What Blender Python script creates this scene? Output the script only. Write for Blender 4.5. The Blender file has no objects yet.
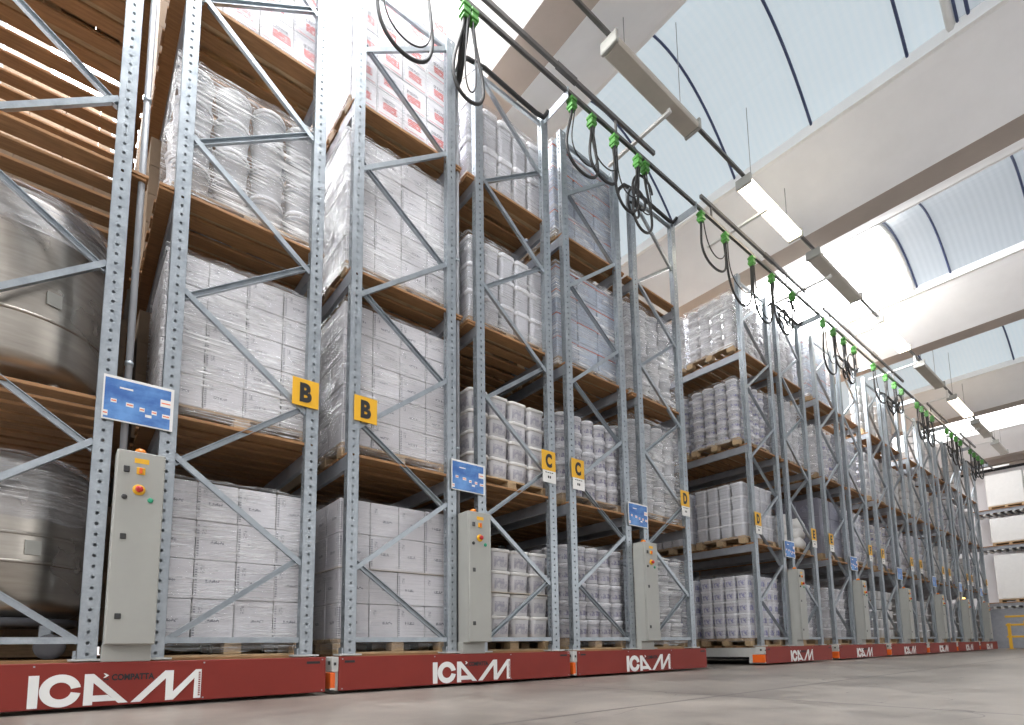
import bpy, math, random
from mathutils import Vector, Matrix
random.seed(7)
SC = bpy.context.scene
COL = SC.collection
PI = math.pi

# ------------------------------------------------------------------ node helpers
class NT:
    def __init__(s, name):
        s.m = bpy.data.materials.new(name); s.m.use_nodes = True
        s.t = s.m.node_tree; s.t.nodes.clear()
        s.out = s.t.nodes.new('ShaderNodeOutputMaterial')
    def n(s, typ, **kw):
        x = s.t.nodes.new(typ)
        for k, v in kw.items(): setattr(x, k, v)
        return x
    def set(s, sock, v):
        if hasattr(v, 'is_output'): s.t.links.new(v, sock)
        else: sock.default_value = v
    def math(s, op, a, b=0.0, clamp=False):
        x = s.n('ShaderNodeMath', operation=op, use_clamp=clamp)
        s.set(x.inputs[0], a); s.set(x.inputs[1], b); return x.outputs[0]
    def box(s, u, a, b):
        return s.math('MULTIPLY', s.math('GREATER_THAN', u, a), s.math('LESS_THAN', u, b))
    def mix(s, f, a, b):
        x = s.n('ShaderNodeMix', data_type='RGBA')
        s.set(x.inputs[0], f); s.set(x.inputs[6], a); s.set(x.inputs[7], b); return x.outputs[2]
    def noise(s, scale=5, detail=3, rough=.5, vec=None, stretch=None):
        if vec is None: vec = s.n('ShaderNodeTexCoord').outputs['Object']
        if stretch:
            mp = s.n('ShaderNodeMapping'); s.set(mp.inputs[0], vec); mp.inputs['Scale'].default_value = stretch; vec = mp.outputs[0]
        x = s.n('ShaderNodeTexNoise'); s.set(x.inputs['Vector'], vec)
        x.inputs['Scale'].default_value = scale; x.inputs['Detail'].default_value = detail; x.inputs['Roughness'].default_value = rough
        return x.outputs[0]
    def ramp(s, f, a, b):
        x = s.n('ShaderNodeMapRange'); s.set(x.inputs[0], f)
        x.inputs[1].default_value = a; x.inputs[2].default_value = b; return x.outputs[0]
    def rnd(s): return s.n('ShaderNodeObjectInfo').outputs['Random']
    def bsdf(s, col, rough=.5, metal=0., spec=.5, bump=None, bs=.3, bd=.01, **kw):
        p = s.n('ShaderNodeBsdfPrincipled')
        s.set(p.inputs['Base Color'], col); s.set(p.inputs['Roughness'], rough); s.set(p.inputs['Metallic'], metal)
        p.inputs['Specular IOR Level'].default_value = spec
        for k, v in kw.items(): s.set(p.inputs[k.replace('_', ' ')], v)
        if bump is not None:
            b = s.n('ShaderNodeBump'); b.inputs['Strength'].default_value = bs; b.inputs['Distance'].default_value = bd
            s.set(b.inputs['Height'], bump); s.t.links.new(b.outputs[0], p.inputs['Normal'])
        s.t.links.new(p.outputs[0], s.out.inputs[0]); return p
    def uv(s):
        """u, v across whichever upright face is shaded, from the object's own box"""
        tc = s.n('ShaderNodeTexCoord')
        g = s.n('ShaderNodeSeparateXYZ'); s.t.links.new(tc.outputs['Generated'], g.inputs[0])
        nn = s.n('ShaderNodeSeparateXYZ'); s.t.links.new(tc.outputs['Normal'], nn.inputs[0])
        ax = s.math('ABSOLUTE', nn.outputs[0]); ay = s.math('ABSOLUTE', nn.outputs[1]); az = s.math('ABSOLUTE', nn.outputs[2])
        side = s.math('GREATER_THAN', ax, ay)
        u = s.math('ADD', s.math('MULTIPLY', side, g.outputs[1]), s.math('MULTIPLY', s.math('SUBTRACT', 1.0, side), g.outputs[0]))
        up = s.math('LESS_THAN', az, .5)
        return u, g.outputs[2], up, tc

def c4(c): return (c[0], c[1], c[2], 1.0)

def simple(name, col, rough=.5, metal=0., var=.12, scale=6, bump=0, stretch=None, spec=.5, tint=.06):
    s = NT(name)
    nz = s.noise(scale, 4, .6, stretch=stretch)
    k = s.ramp(nz, .3, .7)
    d = tuple(x*(1-var) for x in col)
    cc = s.mix(k, c4(d), c4(col))
    r = s.math('ADD', s.math('MULTIPLY', s.rnd(), tint), 1-tint)
    v = s.n('ShaderNodeHueSaturation'); s.set(v.inputs['Value'], r); s.set(v.inputs['Color'], cc)
    s.bsdf(v.outputs[0], rough, metal, spec, bump=nz if bump else None, bs=bump)
    return s.m

def emit(name, col, st, diff=None):
    s = NT(name)
    s.bsdf(c4(diff or col), .6, Emission_Color=c4(col), Emission_Strength=st)
    return s.m

MAT = {}
def galv():
    s = NT('galvanised steel')
    a = s.noise(9, 5, .65); b = s.noise(60, 2, .5)
    k = s.math('ADD', s.math('MULTIPLY', s.ramp(a, .3, .7), .6), s.math('MULTIPLY', b, .4))
    s.bsdf(s.mix(k, (.26, .29, .32, 1), (.46, .50, .53, 1)), s.math('ADD', s.math('MULTIPLY', a, .25), .28), .72)
    return s.m
MAT['galv'] = galv()
MAT['beam'] = simple('grey beam steel', (.36, .38, .42), .42, .35, .15, 8)
MAT['wood'] = simple('bare pine', (.52, .29, .12), .7, 0, .42, 4, .2, (2, 14, 14), tint=.3)
MAT['planks'] = simple('deck pine', (.40, .205, .085), .7, 0, .38, 4, .2, (1.2, 12, 12))
MAT['palletwood'] = simple('pallet wood', (.60, .42, .24), .75, 0, .35, 5, .2, (2, 14, 14), tint=.25)
MAT['red'] = simple('red enamel', (.25, .030, .021), .5, 0, .1, 3, spec=.3)
MAT['white'] = simple('white lettering', (.80, .80, .78), .5, 0, .03)
MAT['black'] = simple('black lettering', (.012, .012, .014), .5, 0, .03)
MAT['rubber'] = simple('black rubber', (.025, .024, .024), .55, 0, .2)
MAT['cab'] = simple('cabinet enamel', (.37, .37, .34), .45, 0, .05)
MAT['cabin'] = simple('pale grey chassis', (.55, .55, .52), .5, 0, .12)
MAT['orange'] = simple('orange plastic', (.80, .13, .012), .4, 0, .08)
MAT['yellow'] = simple('yellow plate', (.80, .43, .015), .45, 0, .05)
MAT['rail'] = simple('yellow guard enamel', (.75, .42, .02), .45, 0, .1)
MAT['green'] = simple('green clamp plastic', (.11, .38, .07), .4, 0, .2, tint=.4)
MAT['btngreen'] = simple('green button', (.02, .30, .16), .35)
MAT['btnred'] = simple('red button', (.50, .02, .02), .35)
MAT['btnblack'] = simple('black button', (.03, .03, .03), .35)
MAT['pvc'] = simple('grey conduit', (.33, .34, .36), .45, .2, .1)
MAT['darksteel'] = simple('dark rail steel', (.16, .155, .15), .4, .5, .2)
MAT['whitemetal'] = simple('white painted steel', (.78, .78, .76), .4, 0, .05)
MAT['card'] = simple('paper card', (.78, .77, .74), .6, 0, .04)
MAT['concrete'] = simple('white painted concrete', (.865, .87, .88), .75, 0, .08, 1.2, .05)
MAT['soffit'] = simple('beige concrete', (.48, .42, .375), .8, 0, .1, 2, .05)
MAT['lip'] = simple('white beam edge', (.93, .94, .94), .7, 0, .03, 2)
MAT['wall'] = simple('white wall', (.82, .81, .83), .8, 0, .06, .8)
MAT['lid'] = simple('white plastic lid', (.80, .78, .75), .38, 0, .03)
MAT['body'] = simple('white plastic', (.62, .61, .60), .36, 0, .03)
MAT['sheet'] = simple('layer board', (.62, .55, .46), .7, 0, .1)
MAT['seam'] = simple('dark blue seam', (.05, .07, .16), .5)
MAT['amber'] = simple('amber dome', (.75, .22, .02), .25)
MAT['amberlit'] = emit('lit amber dome', (1., .50, .08), 9)
MAT['tube'] = emit('lit fluorescent diffuser', (1., .88, .66), 7., (.9, .9, .88))
MAT['tubeoff'] = simple('grey diffuser', (.50, .46, .40), .35, 0, .15, 3)
MAT['caster'] = simple('caster wheel', (.10, .10, .11), .5)
MAT['wire'] = simple('hanger wire', (.35, .35, .36), .4, .6)

def mat_carton(name, base, red=False, dark=False):
    s = NT(name)
    u, v, up, tc = s.uv()
    loc = s.n('ShaderNodeObjectInfo').outputs['Location']
    nz = s.noise(3, 4, .6)
    col = s.mix(nz, c4([x*.90 for x in base]), c4(base))
    r = s.math('ADD', s.math('MULTIPLY', s.rnd(), .09), .91)
    hs = s.n('ShaderNodeHueSaturation'); s.set(hs.inputs['Value'], r); s.set(hs.inputs['Color'], col); col = hs.outputs[0]
    gl = s.math('GREATER_THAN', s.noise(75, 1, .4), .5)
    off = s.math('MULTIPLY', s.math('SUBTRACT', s.rnd(), .5), .25)
    uo = s.math('ADD', u, off)
    if red:
        t1 = s.math('MULTIPLY', s.math('MULTIPLY', s.box(uo, .26, .74), s.box(v, .61, .74)), gl)
        bars = s.math('GREATER_THAN', s.math('SINE', s.math('MULTIPLY', v, 84)), -.55)
        t2 = s.math('MULTIPLY', s.math('MULTIPLY', s.box(uo, .28, .84), s.box(v, .28, .58)), s.math('MULTIPLY', bars, s.math('GREATER_THAN', s.noise(44, 1, .4), .40)))
        t3 = s.math('MULTIPLY', s.box(u, .08, .92), s.box(v, .07, .10))
        col = s.mix(s.math('MULTIPLY', s.math('MAXIMUM', t2, s.math('MULTIPLY', t3, .8)), up), col, (.66, .04, .02, 1))
        strip = s.math('MULTIPLY', s.box(u, .03, .055), s.math('GREATER_THAN', s.math('SINE', s.math('MULTIPLY', v, 60)), 0.1))
        ink = s.math('MULTIPLY', s.math('MAXIMUM', t1, s.math('MULTIPLY', strip, s.box(v, .15, .85))), up)
        col = s.mix(s.math('MULTIPLY', ink, .85), col, (.05, .05, .05, 1))
    else:
        t1 = s.math('MULTIPLY', s.math('MULTIPLY', s.box(uo, .34, .68), s.box(v, .42, .50)), gl)
        dots = s.math('GREATER_THAN', s.math('SINE', s.math('MULTIPLY', v, 95)), -.2)
        t2 = s.math('MULTIPLY', s.math('MULTIPLY', s.box(u, .02, .075), s.box(v, .08, .92)), dots)
        t2 = s.math('MULTIPLY', t2, s.math('GREATER_THAN', s.rnd(), .45))
        t3 = s.math('MULTIPLY', s.math('MULTIPLY', s.box(u, .14, .24), s.box(v, .66, .86)), gl)
        ink = s.math('MULTIPLY', s.math('MAXIMUM', s.math('MAXIMUM', t1, t2), s.math('MULTIPLY', t3, .7)), up)
        col = s.mix(s.math('MULTIPLY', ink, .88), col, (.10, .10, .11, 1))
    s.bsdf(col, .55, bump=nz, bs=.12)
    return s.m

def mat_print(name, base, ink1, ink2, u0=.16, u1=.84, v0=.16, v1=.74, rough=.35, amount=.75):
    s = NT(name)
    u, v, up, tc = s.uv()
    m = s.math('MULTIPLY', s.math('MULTIPLY', s.box(u, u0, u1), s.box(v, v0, v1)), up)
    inner = s.math('MULTIPLY', s.math('MULTIPLY', s.box(u, u0+.04, u1-.04), s.box(v, v0+.05, v1-.05)), up)
    mp = s.n('ShaderNodeVectorMath', operation='ADD'); s.t.links.new(tc.outputs['Object'], mp.inputs[0])
    s.t.links.new(s.n('ShaderNodeObjectInfo').outputs['Location'], mp.inputs[1])
    a = s.ramp(s.noise(13, 3, .6, vec=tc.outputs['Object']), .44, .56)
    b = s.ramp(s.noise(30, 2, .6, vec=tc.outputs['Object']), .48, .56)
    lab = s.mix(a, c4([x*.92 for x in base]), c4(ink1))
    lab = s.mix(s.math('MULTIPLY', b, .6), lab, c4(ink2))
    r = s.math('ADD', s.math('MULTIPLY', s.rnd(), .10), .90)
    hs = s.n('ShaderNodeHueSaturation'); s.set(hs.inputs['Value'], r); s.set(hs.inputs['Color'], c4(base))
    col = s.mix(s.math('MULTIPLY', m, .10), hs.outputs[0], c4([x*.6 for x in base]))
    col = s.mix(s.math('MULTIPLY', inner, amount), col, lab)
    s.bsdf(col, rough, spec=.5)
    return s.m

W = (.72, .70, .69)
MAT['carton'] = mat_carton('white carton board', (.68, .65, .625))
MAT['cartonwrap'] = mat_carton('pale carton board', (.74, .715, .69))
MAT['redcarton'] = mat_carton('red printed carton board', (.88, .85, .82), red=True)
MAT['pail'] = mat_print('labelled pail plastic', W, (.36, .34, .44), (.13, .12, .24), amount=.9)
MAT['bluepail'] = mat_print('blue labelled pail plastic', W, (.27, .27, .50), (.10, .09, .26), amount=.9)
MAT['tub'] = mat_print('labelled tub plastic', (.68, .67, .68), (.42, .40, .45), (.17, .17, .28), .10, .90, .12, .76)
MAT['plainpail'] = mat_print('plain pail plastic', (.70, .69, .67), (.64, .63, .62), (.58, .57, .57), amount=.4)
MAT['crate'] = mat_print('grey blue crate', (.42, .47, .53), (.36, .41, .48), (.20, .22, .26), .1, .9, .3, .6)
MAT['shadeboard'] = simple('shade brown board', (.24, .17, .11), .75, 0, .2)  # dark brown puts the shade deep in the racks into the colour
MAT['sack'] = simple('white plastic sack', (.80, .79, .77), .45, 0, .06, 6, .3)
MAT['darkcarton'] = mat_print('grey printed carton', (.24, .24, .29), (.20, .20, .27), (.42, .42, .50), .15, .85, .25, .75)

def mat_film(name, base, sheen_streak, tintc=(.95, .96, 1.)):
    s = NT(name)
    tc = s.n('ShaderNodeTexCoord').outputs['Object']
    def nz(sc, rot, scale, det):
        mp = s.n('ShaderNodeMapping'); s.set(mp.inputs[0], tc); mp.inputs['Scale'].default_value = sc; mp.inputs['Rotation'].default_value = rot
        return s.noise(scale, det, .6, vec=mp.outputs[0])
    a = nz((.7, .7, 24), (.05, .16, 0), 2.4, 4); a2 = nz((.6, .6, 34), (-.10, -.22, .3), 2.0, 3)
    b = nz((1.5, 1.5, 2.2), (.5, .6, 0), 1.7, 3)
    st = s.math('MAXIMUM', s.ramp(a, .50, .62), s.ramp(a2, .53, .62))  # opaque white streaks paint in the highlights along the film's wrinkles
    k = s.math('MULTIPLY', st, s.math('ADD', s.math('MULTIPLY', s.ramp(b, .38, .62), .85), .15))
    fac = s.math('ADD', s.math('MULTIPLY', k, sheen_streak), base, clamp=True)
    h = s.math('ADD', s.math('MULTIPLY', a, .8), s.math('MULTIPLY', b, .8))
    bp = s.n('ShaderNodeBump'); bp.inputs['Strength'].default_value = .9; bp.inputs['Distance'].default_value = .03; s.set(bp.inputs['Height'], h)
    p = s.n('ShaderNodeBsdfPrincipled'); p.inputs['Base Color'].default_value = (.96, .96, .96, 1); p.inputs['Roughness'].default_value = .16
    p.inputs['Specular IOR Level'].default_value = 1.0
    s.t.links.new(bp.outputs[0], p.inputs['Normal'])
    t = s.n('ShaderNodeBsdfTransparent'); t.inputs[0].default_value = c4(tintc)
    mx = s.n('ShaderNodeMixShader'); s.set(mx.inputs[0], fac)
    s.t.links.new(t.outputs[0], mx.inputs[1]); s.t.links.new(p.outputs[0], mx.inputs[2]); s.t.links.new(mx.outputs[0], s.out.inputs[0])
    return s.m
MAT['film'] = mat_film('stretch film', .05, .50)
MAT['clearfilm'] = mat_film('clear stretch film', .03, .22)
MAT['heavyfilm'] = mat_film('heavy stretch film', .10, .85)

def mat_tank():
    s = NT('brushed stainless steel')
    a = s.noise(3, 5, .6, stretch=(1, 1, 9)); b = s.noise(2.2, 3, .5)
    s.bsdf(s.mix(a, (.26, .24, .21, 1), (.50, .46, .41, 1)), s.math('ADD', s.math('MULTIPLY', b, .25), .17), .95, bump=a, bs=.06)
    return s.m
MAT['steel'] = mat_tank()
def mat_floor():
    s = NT('worn concrete')
    tc = s.n('ShaderNodeTexCoord').outputs['Object']
    a = s.noise(.7, 6, .68, vec=tc); b = s.noise(5, 6, .7, vec=tc); c = s.noise(60, 3, .6, vec=tc)
    k = s.math('ADD', s.math('ADD', s.math('MULTIPLY', a, .55), s.math('MULTIPLY', b, .3)), s.math('MULTIPLY', c, .15))
    col = s.mix(s.ramp(k, .40, .60), (.145, .126, .110, 1), (.325, .286, .250, 1))
    # fine cracks
    mp = s.n('ShaderNodeMapping'); s.set(mp.inputs[0], tc); mp.inputs['Scale'].default_value = (.35, .5, 1)
    dist = s.n('ShaderNodeVectorMath', operation='ADD'); s.t.links.new(mp.outputs[0], dist.inputs[0])
    nz = s.n('ShaderNodeTexNoise'); nz.inputs['Scale'].default_value = 1.3; s.set(nz.inputs['Vector'], tc)
    s.t.links.new(nz.outputs[1], dist.inputs[1])
    vo = s.n('ShaderNodeTexVoronoi', feature='DISTANCE_TO_EDGE'); vo.inputs['Scale'].default_value = 1.0; s.t.links.new(dist.outputs[0], vo.inputs['Vector'])
    crack = s.math('MULTIPLY', s.math('LESS_THAN', vo.outputs[0], .0035), s.math('GREATER_THAN', s.noise(.9, 2, .5, vec=tc), .54))
    # sawn joints
    sp = s.n('ShaderNodeSeparateXYZ'); s.set(sp.inputs[0], tc)
    j = s.box(sp.outputs[1], JY-.018, JY+.018)
    j2 = s.math('LESS_THAN', s.math('ABSOLUTE', s.math('SUBTRACT', s.math('PINGPONG', s.math('ADD', sp.outputs[0], 2.2), 3.0), 0.0)), .016)
    col = s.mix(s.math('MULTIPLY', s.math('MAXIMUM', crack, s.math('MAXIMUM', j, j2)), .8), col, (.07, .06, .055, 1))
    s.bsdf(col, s.math('ADD', s.math('MULTIPLY', s.ramp(k, .3, .7), .22), .26), 0, .5, bump=b, bs=.05)
    return s.m
JY = 2.2
MAT['floor'] = mat_floor()

def mat_panel(name, c_a, c_b, st, base=.4):
    """translucent daylight panel: fine ribs across the vault"""
    s = NT(name)
    tc = s.n('ShaderNodeTexCoord').outputs['Object']
    sp = s.n('ShaderNodeSeparateXYZ'); s.set(sp.inputs[0], tc)
    w = s.math('ADD', s.math('MULTIPLY', s.math('SINE', s.math('MULTIPLY', sp.outputs[1], 58.0)), .5), .5)
    n = s.noise(.6, 3, .5, vec=tc)
    k = s.math('ADD', s.math('MULTIPLY', w, .45), s.math('MULTIPLY', n, .55))
    col = s.mix(k, c4(c_a), c4(c_b))
    s.bsdf(s.mix(base, (0, 0, 0, 1), col), .45, Emission_Color=col, Emission_Strength=st)
    return s.m
MAT['panelblue'] = mat_panel('pale blue daylight panel', (.70, .82, .90), (.76, .85, .91), .47)
MAT['panelgrey'] = mat_panel('ribbed grey daylight panel', (.56, .63, .70), (.66, .72, .79), .40)
MAT['sky'] = mat_panel('clear daylight glazing', (.96, .98, 1.), (1., 1., 1.), 18.0)
MAT['skysoft'] = mat_panel('hazy daylight glazing', (.96, .98, 1.), (1., 1., 1.), 4.5)

# ------------------------------------------------------------------ mesh helpers
class MB:
    def __init__(s): s.v = []; s.f = []; s.mi = []; s.mats = []; s.cur = 0; s.sm = []; s.smooth = False
    def mat(s, key):
        if key not in s.mats: s.mats.append(key)
        s.cur = s.mats.index(key); return s
    def add(s, vs, fs):
        o = len(s.v); s.v += [tuple(p) for p in vs]
        for f in fs: s.f.append([i+o for i in f]); s.mi.append(s.cur); s.sm.append(s.smooth)
        return s
    def box(s, x0, x1, y0, y1, z0, z1, b=0.0):
        if b <= 0:
            vs = [(x, y, z) for z in (z0, z1) for y in (y0, y1) for x in (x0, x1)]
            return s.add(vs, [(0,2,3,1),(4,5,7,6),(0,1,5,4),(2,6,7,3),(0,4,6,2),(1,3,7,5)])
        vs = []; idx = {}
        for i, x in enumerate((x0, x1)):
            for j, y in enumerate((y0, y1)):
                for k, z in enumerate((z0, z1)):
                    sx, sy, sz = (b if i == 0 else -b), (b if j == 0 else -b), (b if k == 0 else -b)
                    for a, p in (('x', (x, y+sy, z+sz)), ('y', (x+sx, y, z+sz)), ('z', (x+sx, y+sy, z))):
                        idx[(i, j, k, a)] = len(vs); vs.append(p)
        I = lambda i, j, k, a: idx[(i, j, k, a)]
        fs = []
        for i in (0, 1): fs.append([I(i,0,0,'x'), I(i,1,0,'x'), I(i,1,1,'x'), I(i,0,1,'x')][::(1 if i else -1)])
        for j in (0, 1): fs.append([I(0,j,0,'y'), I(1,j,0,'y'), I(1,j,1,'y'), I(0,j,1,'y')][::(-1 if j else 1)])
        for k in (0, 1): fs.append([I(0,0,k,'z'), I(1,0,k,'z'), I(1,1,k,'z'), I(0,1,k,'z')][::(1 if k else -1)])
        for j in (0, 1):
            for k in (0, 1): fs.append([I(0,j,k,'y'), I(1,j,k,'y'), I(1,j,k,'z'), I(0,j,k,'z')][::(1 if j != k else -1)])
        for i in (0, 1):
            for k in (0, 1): fs.append([I(i,0,k,'x'), I(i,1,k,'x'), I(i,1,k,'z'), I(i,0,k,'z')][::(-1 if i != k else 1)])
        for i in (0, 1):
            for j in (0, 1): fs.append([I(i,j,0,'x'), I(i,j,1,'x'), I(i,j,1,'y'), I(i,j,0,'y')][::(1 if i != j else -1)])
        for i in (0, 1):
            for j in (0, 1):
                for k in (0, 1): fs.append([I(i,j,k,'x'), I(i,j,k,'y'), I(i,j,k,'z')][::(1 if (i+j+k) % 2 else -1)])
        return s.add(vs, fs)
    def lathe(s, prof, n=20, cx=0, cy=0, p=2.0, cap=True):
        """revolve (r, z); p > 2 squares the outline off with round corners"""
        s.smooth = True; vs = []; fs = []
        for r, z in prof:
            for i in range(n):
                a = 2*PI*(i+.5)/n; c, d = math.cos(a), math.sin(a)
                k = (abs(c)**p + abs(d)**p)**(-1/p)
                vs.append((cx+r*k*c, cy+r*k*d, z))
        for j in range(len(prof)-1):
            for i in range(n):
                a, b = j*n+i, j*n+(i+1) % n
                fs.append((a, b, b+n, a+n))
        if cap: fs += [tuple(range(n))[::-1], tuple(range((len(prof)-1)*n, len(prof)*n))]
        s.add(vs, fs); s.smooth = False; return s
    def tube(s, pts, r, n=8, up=Vector((0, 0, 1))):
        s.smooth = True; P = [Vector(p) for p in pts]; vs = []; fs = []
        ref = None
        for i, p in enumerate(P):
            d = (P[min(i+1, len(P)-1)] - P[max(i-1, 0)]).normalized()
            if ref is None:
                ref = d.cross(Vector((0, 0, 1)) if abs(d.z) < .9 else Vector((1, 0, 0))).normalized()
            ref = (ref - d*ref.dot(d)).normalized(); o = d.cross(ref)
            for k in range(n):
                a = 2*PI*k/n; vs.append(p + ref*(r*math.cos(a)) + o*(r*math.sin(a)))
        for j in range(len(P)-1):
            for k in range(n):
                a, b = j*n+k, j*n+(k+1) % n; fs.append((a, b, b+n, a+n))
        fs += [tuple(range(n))[::-1], tuple(range((len(P)-1)*n, len(P)*n))]
        s.add(vs, fs); s.smooth = False; return s
    def bar(s, a, b, prof, up=Vector((0, 1, 0))):
        """sweep a closed 2-D profile straight from a to b"""
        a, b = Vector(a), Vector(b); d = (b-a).normalized()
        sx = d.cross(up).normalized(); n = len(prof)
        vs = [p + sx*u + up*w for p in (a, b) for u, w in prof]
        fs = [(i, (i+1) % n, (i+1) % n+n, i+n) for i in range(n)] + [tuple(range(n))[::-1], tuple(range(n, 2*n))]
        return s.add(vs, fs)
    def prism(s, poly, y0, y1):
        """polygon of (x, z), counter-clockwise seen from the front, given thickness in y"""
        n = len(poly)
        vs = [(x, y0, z) for x, z in poly] + [(x, y1, z) for x, z in poly]
        return s.add(vs, [tuple(range(n)), tuple(range(n, 2*n))[::-1]] + [(i, i+n, (i+1) % n+n, (i+1) % n) for i in range(n)])
    def mesh(s, name):
        me = bpy.data.meshes.new(name); me.from_pydata(s.v, [], s.f)
        for k in s.mats: me.materials.append(MAT[k])
        me.polygons.foreach_set('material_index', s.mi); me.polygons.foreach_set('use_smooth', s.sm)
        me.update(); return me

def link(name, me, parent=None, loc=(0, 0, 0), rz=0, kind=None):
    o = bpy.data.objects.new(name, me); COL.objects.link(o); o.location = loc; o.rotation_euler[2] = rz
    if parent is not None: o.parent = parent
    if kind: o['kind'] = kind
    return o
def obj(name, mb, parent=None, loc=(0, 0, 0), rz=0, kind=None): return link(name, mb.mesh(name), parent, loc, rz, kind)
def tag(o, label, cat, group=None, kind=None):
    o['label'] = label; o['category'] = cat
    if group: o['group'] = group
    if kind: o['kind'] = kind
    return o
def empty(name, loc): return link(name, None, None, loc)
def struct(name, mb): return obj(name, mb, kind='structure')
def copy_tree(o, parent=None):
    c = o.copy(); COL.objects.link(c)
    if parent is not None: c.parent = parent
    for ch in o.children: copy_tree(ch, c)
    return c
def text_mesh(txt, size, mat, depth=.002, bold=0.0):
    cu = bpy.data.curves.new('lettering', 'FONT'); cu.body = txt; cu.size = size; cu.extrude = depth; cu.offset = bold
    cu.align_x = 'CENTER'; cu.align_y = 'CENTER'; cu.resolution_u = 4
    o = bpy.data.objects.new('lettering', cu); COL.objects.link(o)
    dg = bpy.context.evaluated_depsgraph_get()
    me = bpy.data.meshes.new_from_object(o.evaluated_get(dg)); bpy.data.objects.remove(o)
    me.transform(Matrix.Rotation(PI/2, 4, 'X')); me.materials.clear(); me.materials.append(MAT[mat])
    return me

# ------------------------------------------------------------------ layout
FY = 4.60                                  # plane of the red base panels
PY = 4.69                                  # front of the uprights
CY = 4.82                                  # front of the pallets
LEVEL = (.335, 2.19, 4.04, 5.86)           # top of each deck
TOP = 7.38
#       post origin, panel left, panel right
BASES = [(-1.085, -1.085, 1.725), (1.84, 1.84, 4.64), (4.73, 4.768, 7.57), (9.42, 9.46, 12.27), (12.70, 12.68, 15.57),
         (15.97, 15.95, 18.88), (19.22, 19.20, 22.10), (22.37, 22.35, 25.22), (25.42, 25.40, 28.22)]
POSTS = (.13, 1.21, 1.60, 2.67)
BAYX = (.67, 2.135)
RACKNAME = ['nearest rack at the left edge, holding steel tanks', 'rack between the paired B signs and the paired C signs',
            'rack between the paired C signs and the open aisle', 'first rack beyond the open aisle',
            'second rack beyond the open aisle', 'third rack beyond the open aisle', 'fourth rack beyond the open aisle',
            'fifth rack beyond the open aisle, with the lit amber beacon', 'last rack, beside the end wall']

# ------------------------------------------------------------------ rack
def perforated(mb, axis, c0, c1, fixed, z0, z1, pitch, hw, hh):
    """a sheet strip from c0 to c1 with one column of eight-sided holes"""
    n = int((z1-z0)/pitch); p = (z1-z0)/n; cm = (c0+c1)/2
    P = (lambda c, z: (c, fixed, z)) if axis == 'x' else (lambda c, z: (fixed, c, z))
    for i in range(n):
        a, b = z0+i*p, z0+(i+1)*p; zm = (a+b)/2
        out = [(c0, a), (cm, a), (c1, a), (c1, zm), (c1, b), (cm, b), (c0, b), (c0, zm)]
        d = .7
        hole = [(cm-hw*d, zm-hh*d), (cm, zm-hh), (cm+hw*d, zm-hh*d), (cm+hw, zm), (cm+hw*d, zm+hh*d), (cm, zm+hh), (cm-hw*d, zm+hh*d), (cm-hw, zm)]
        mb.add([P(*q) for q in out+hole], [(k, (k+1) % 8, (k+1) % 8+8, k+8) for k in range(8)])
def post_mesh():
    m = MB().mat('galv'); z0, z1 = 0, TOP-.33; h = .055; dp = .075
    perforated(m, 'x', -h+.012, h-.012, 0, z0, z1, .075, .0115, .0125)
    m.box(-h, -h+.012, 0, .004, z0, z1); m.box(h-.012, h, 0, .004, z0, z1)
    for sx in (-1, 1):
        perforated(m, 'y', .012, .060, sx*h, z0, z1, .05, .010, .016)
        m.box(min(sx*h, sx*(h-.003)), max(sx*h, sx*(h-.003)), 0, .012, z0, z1)
        m.box(min(sx*h, sx*(h-.003)), max(sx*h, sx*(h-.003)), .060, dp, z0, z1)
        m.box(min(sx*h, sx*(h-.022)), max(sx*h, sx*(h-.022)), dp-.003, dp, z0, z1)
    m.box(-h+.022, h-.022, dp-.004, dp-.001, z0, z1)
    return m.mesh('upright_post')
POST = post_mesh()
FOOT = MB().mat('cabin').box(-.10, .10, -.03, .13, -.008, .006).mat('galv').box(-.075, -.058, .0, .07, .006, .06).mesh('foot_plate')
ZL = (1.143, 2.487, 3.825, 5.17, 6.51); ZR = (.485, 1.835, 3.185, 4.53, 5.875, 7.22)
UP = [(-.022, -.018), (.022, -.018), (.022, .018), (.017, .018), (.017, -.012), (-.017, -.012), (-.017, .018), (-.022, .018)]
UPF = [(u, -w) for u, w in UP][::-1]
def brace_meshes(span, mirror):
    out = []
    a, b = .05, span-.05
    for i, z in enumerate(ZR):
        for zl, flip in ((ZL[i-1] if i else None, 0), (ZL[i] if i < 5 else None, 1)):
            if zl is None: continue
            za, zb = (zl-.335+.03, z-.335-.03) if flip else (zl-.335-.03, z-.335+.03)
            if mirror: za, zb = zb, za
            out.append(MB().mat('galv').bar((a, .034, za), (b, .034, zb), UPF if flip else UP).mesh('brace'))
    for z in (.485-.335-.02, TOP-.36-.10):
        out.append(MB().mat('galv').bar((a, .034, z), (b, .034, z), UP).mesh('brace'))
    return out
BR = (brace_meshes(POSTS[1]-POSTS[0], 0), brace_meshes(POSTS[3]-POSTS[2], 1))
RLEN = 8.6
def beam_mesh():
    m = MB().mat('beam')
    m.bar((0, 0, 0), (0, 2.7, 0), [(-.022, -.065), (.022, -.065), (.022, .065), (-.022, .065)], up=Vector((0, 0, 1)))
    return m
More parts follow.
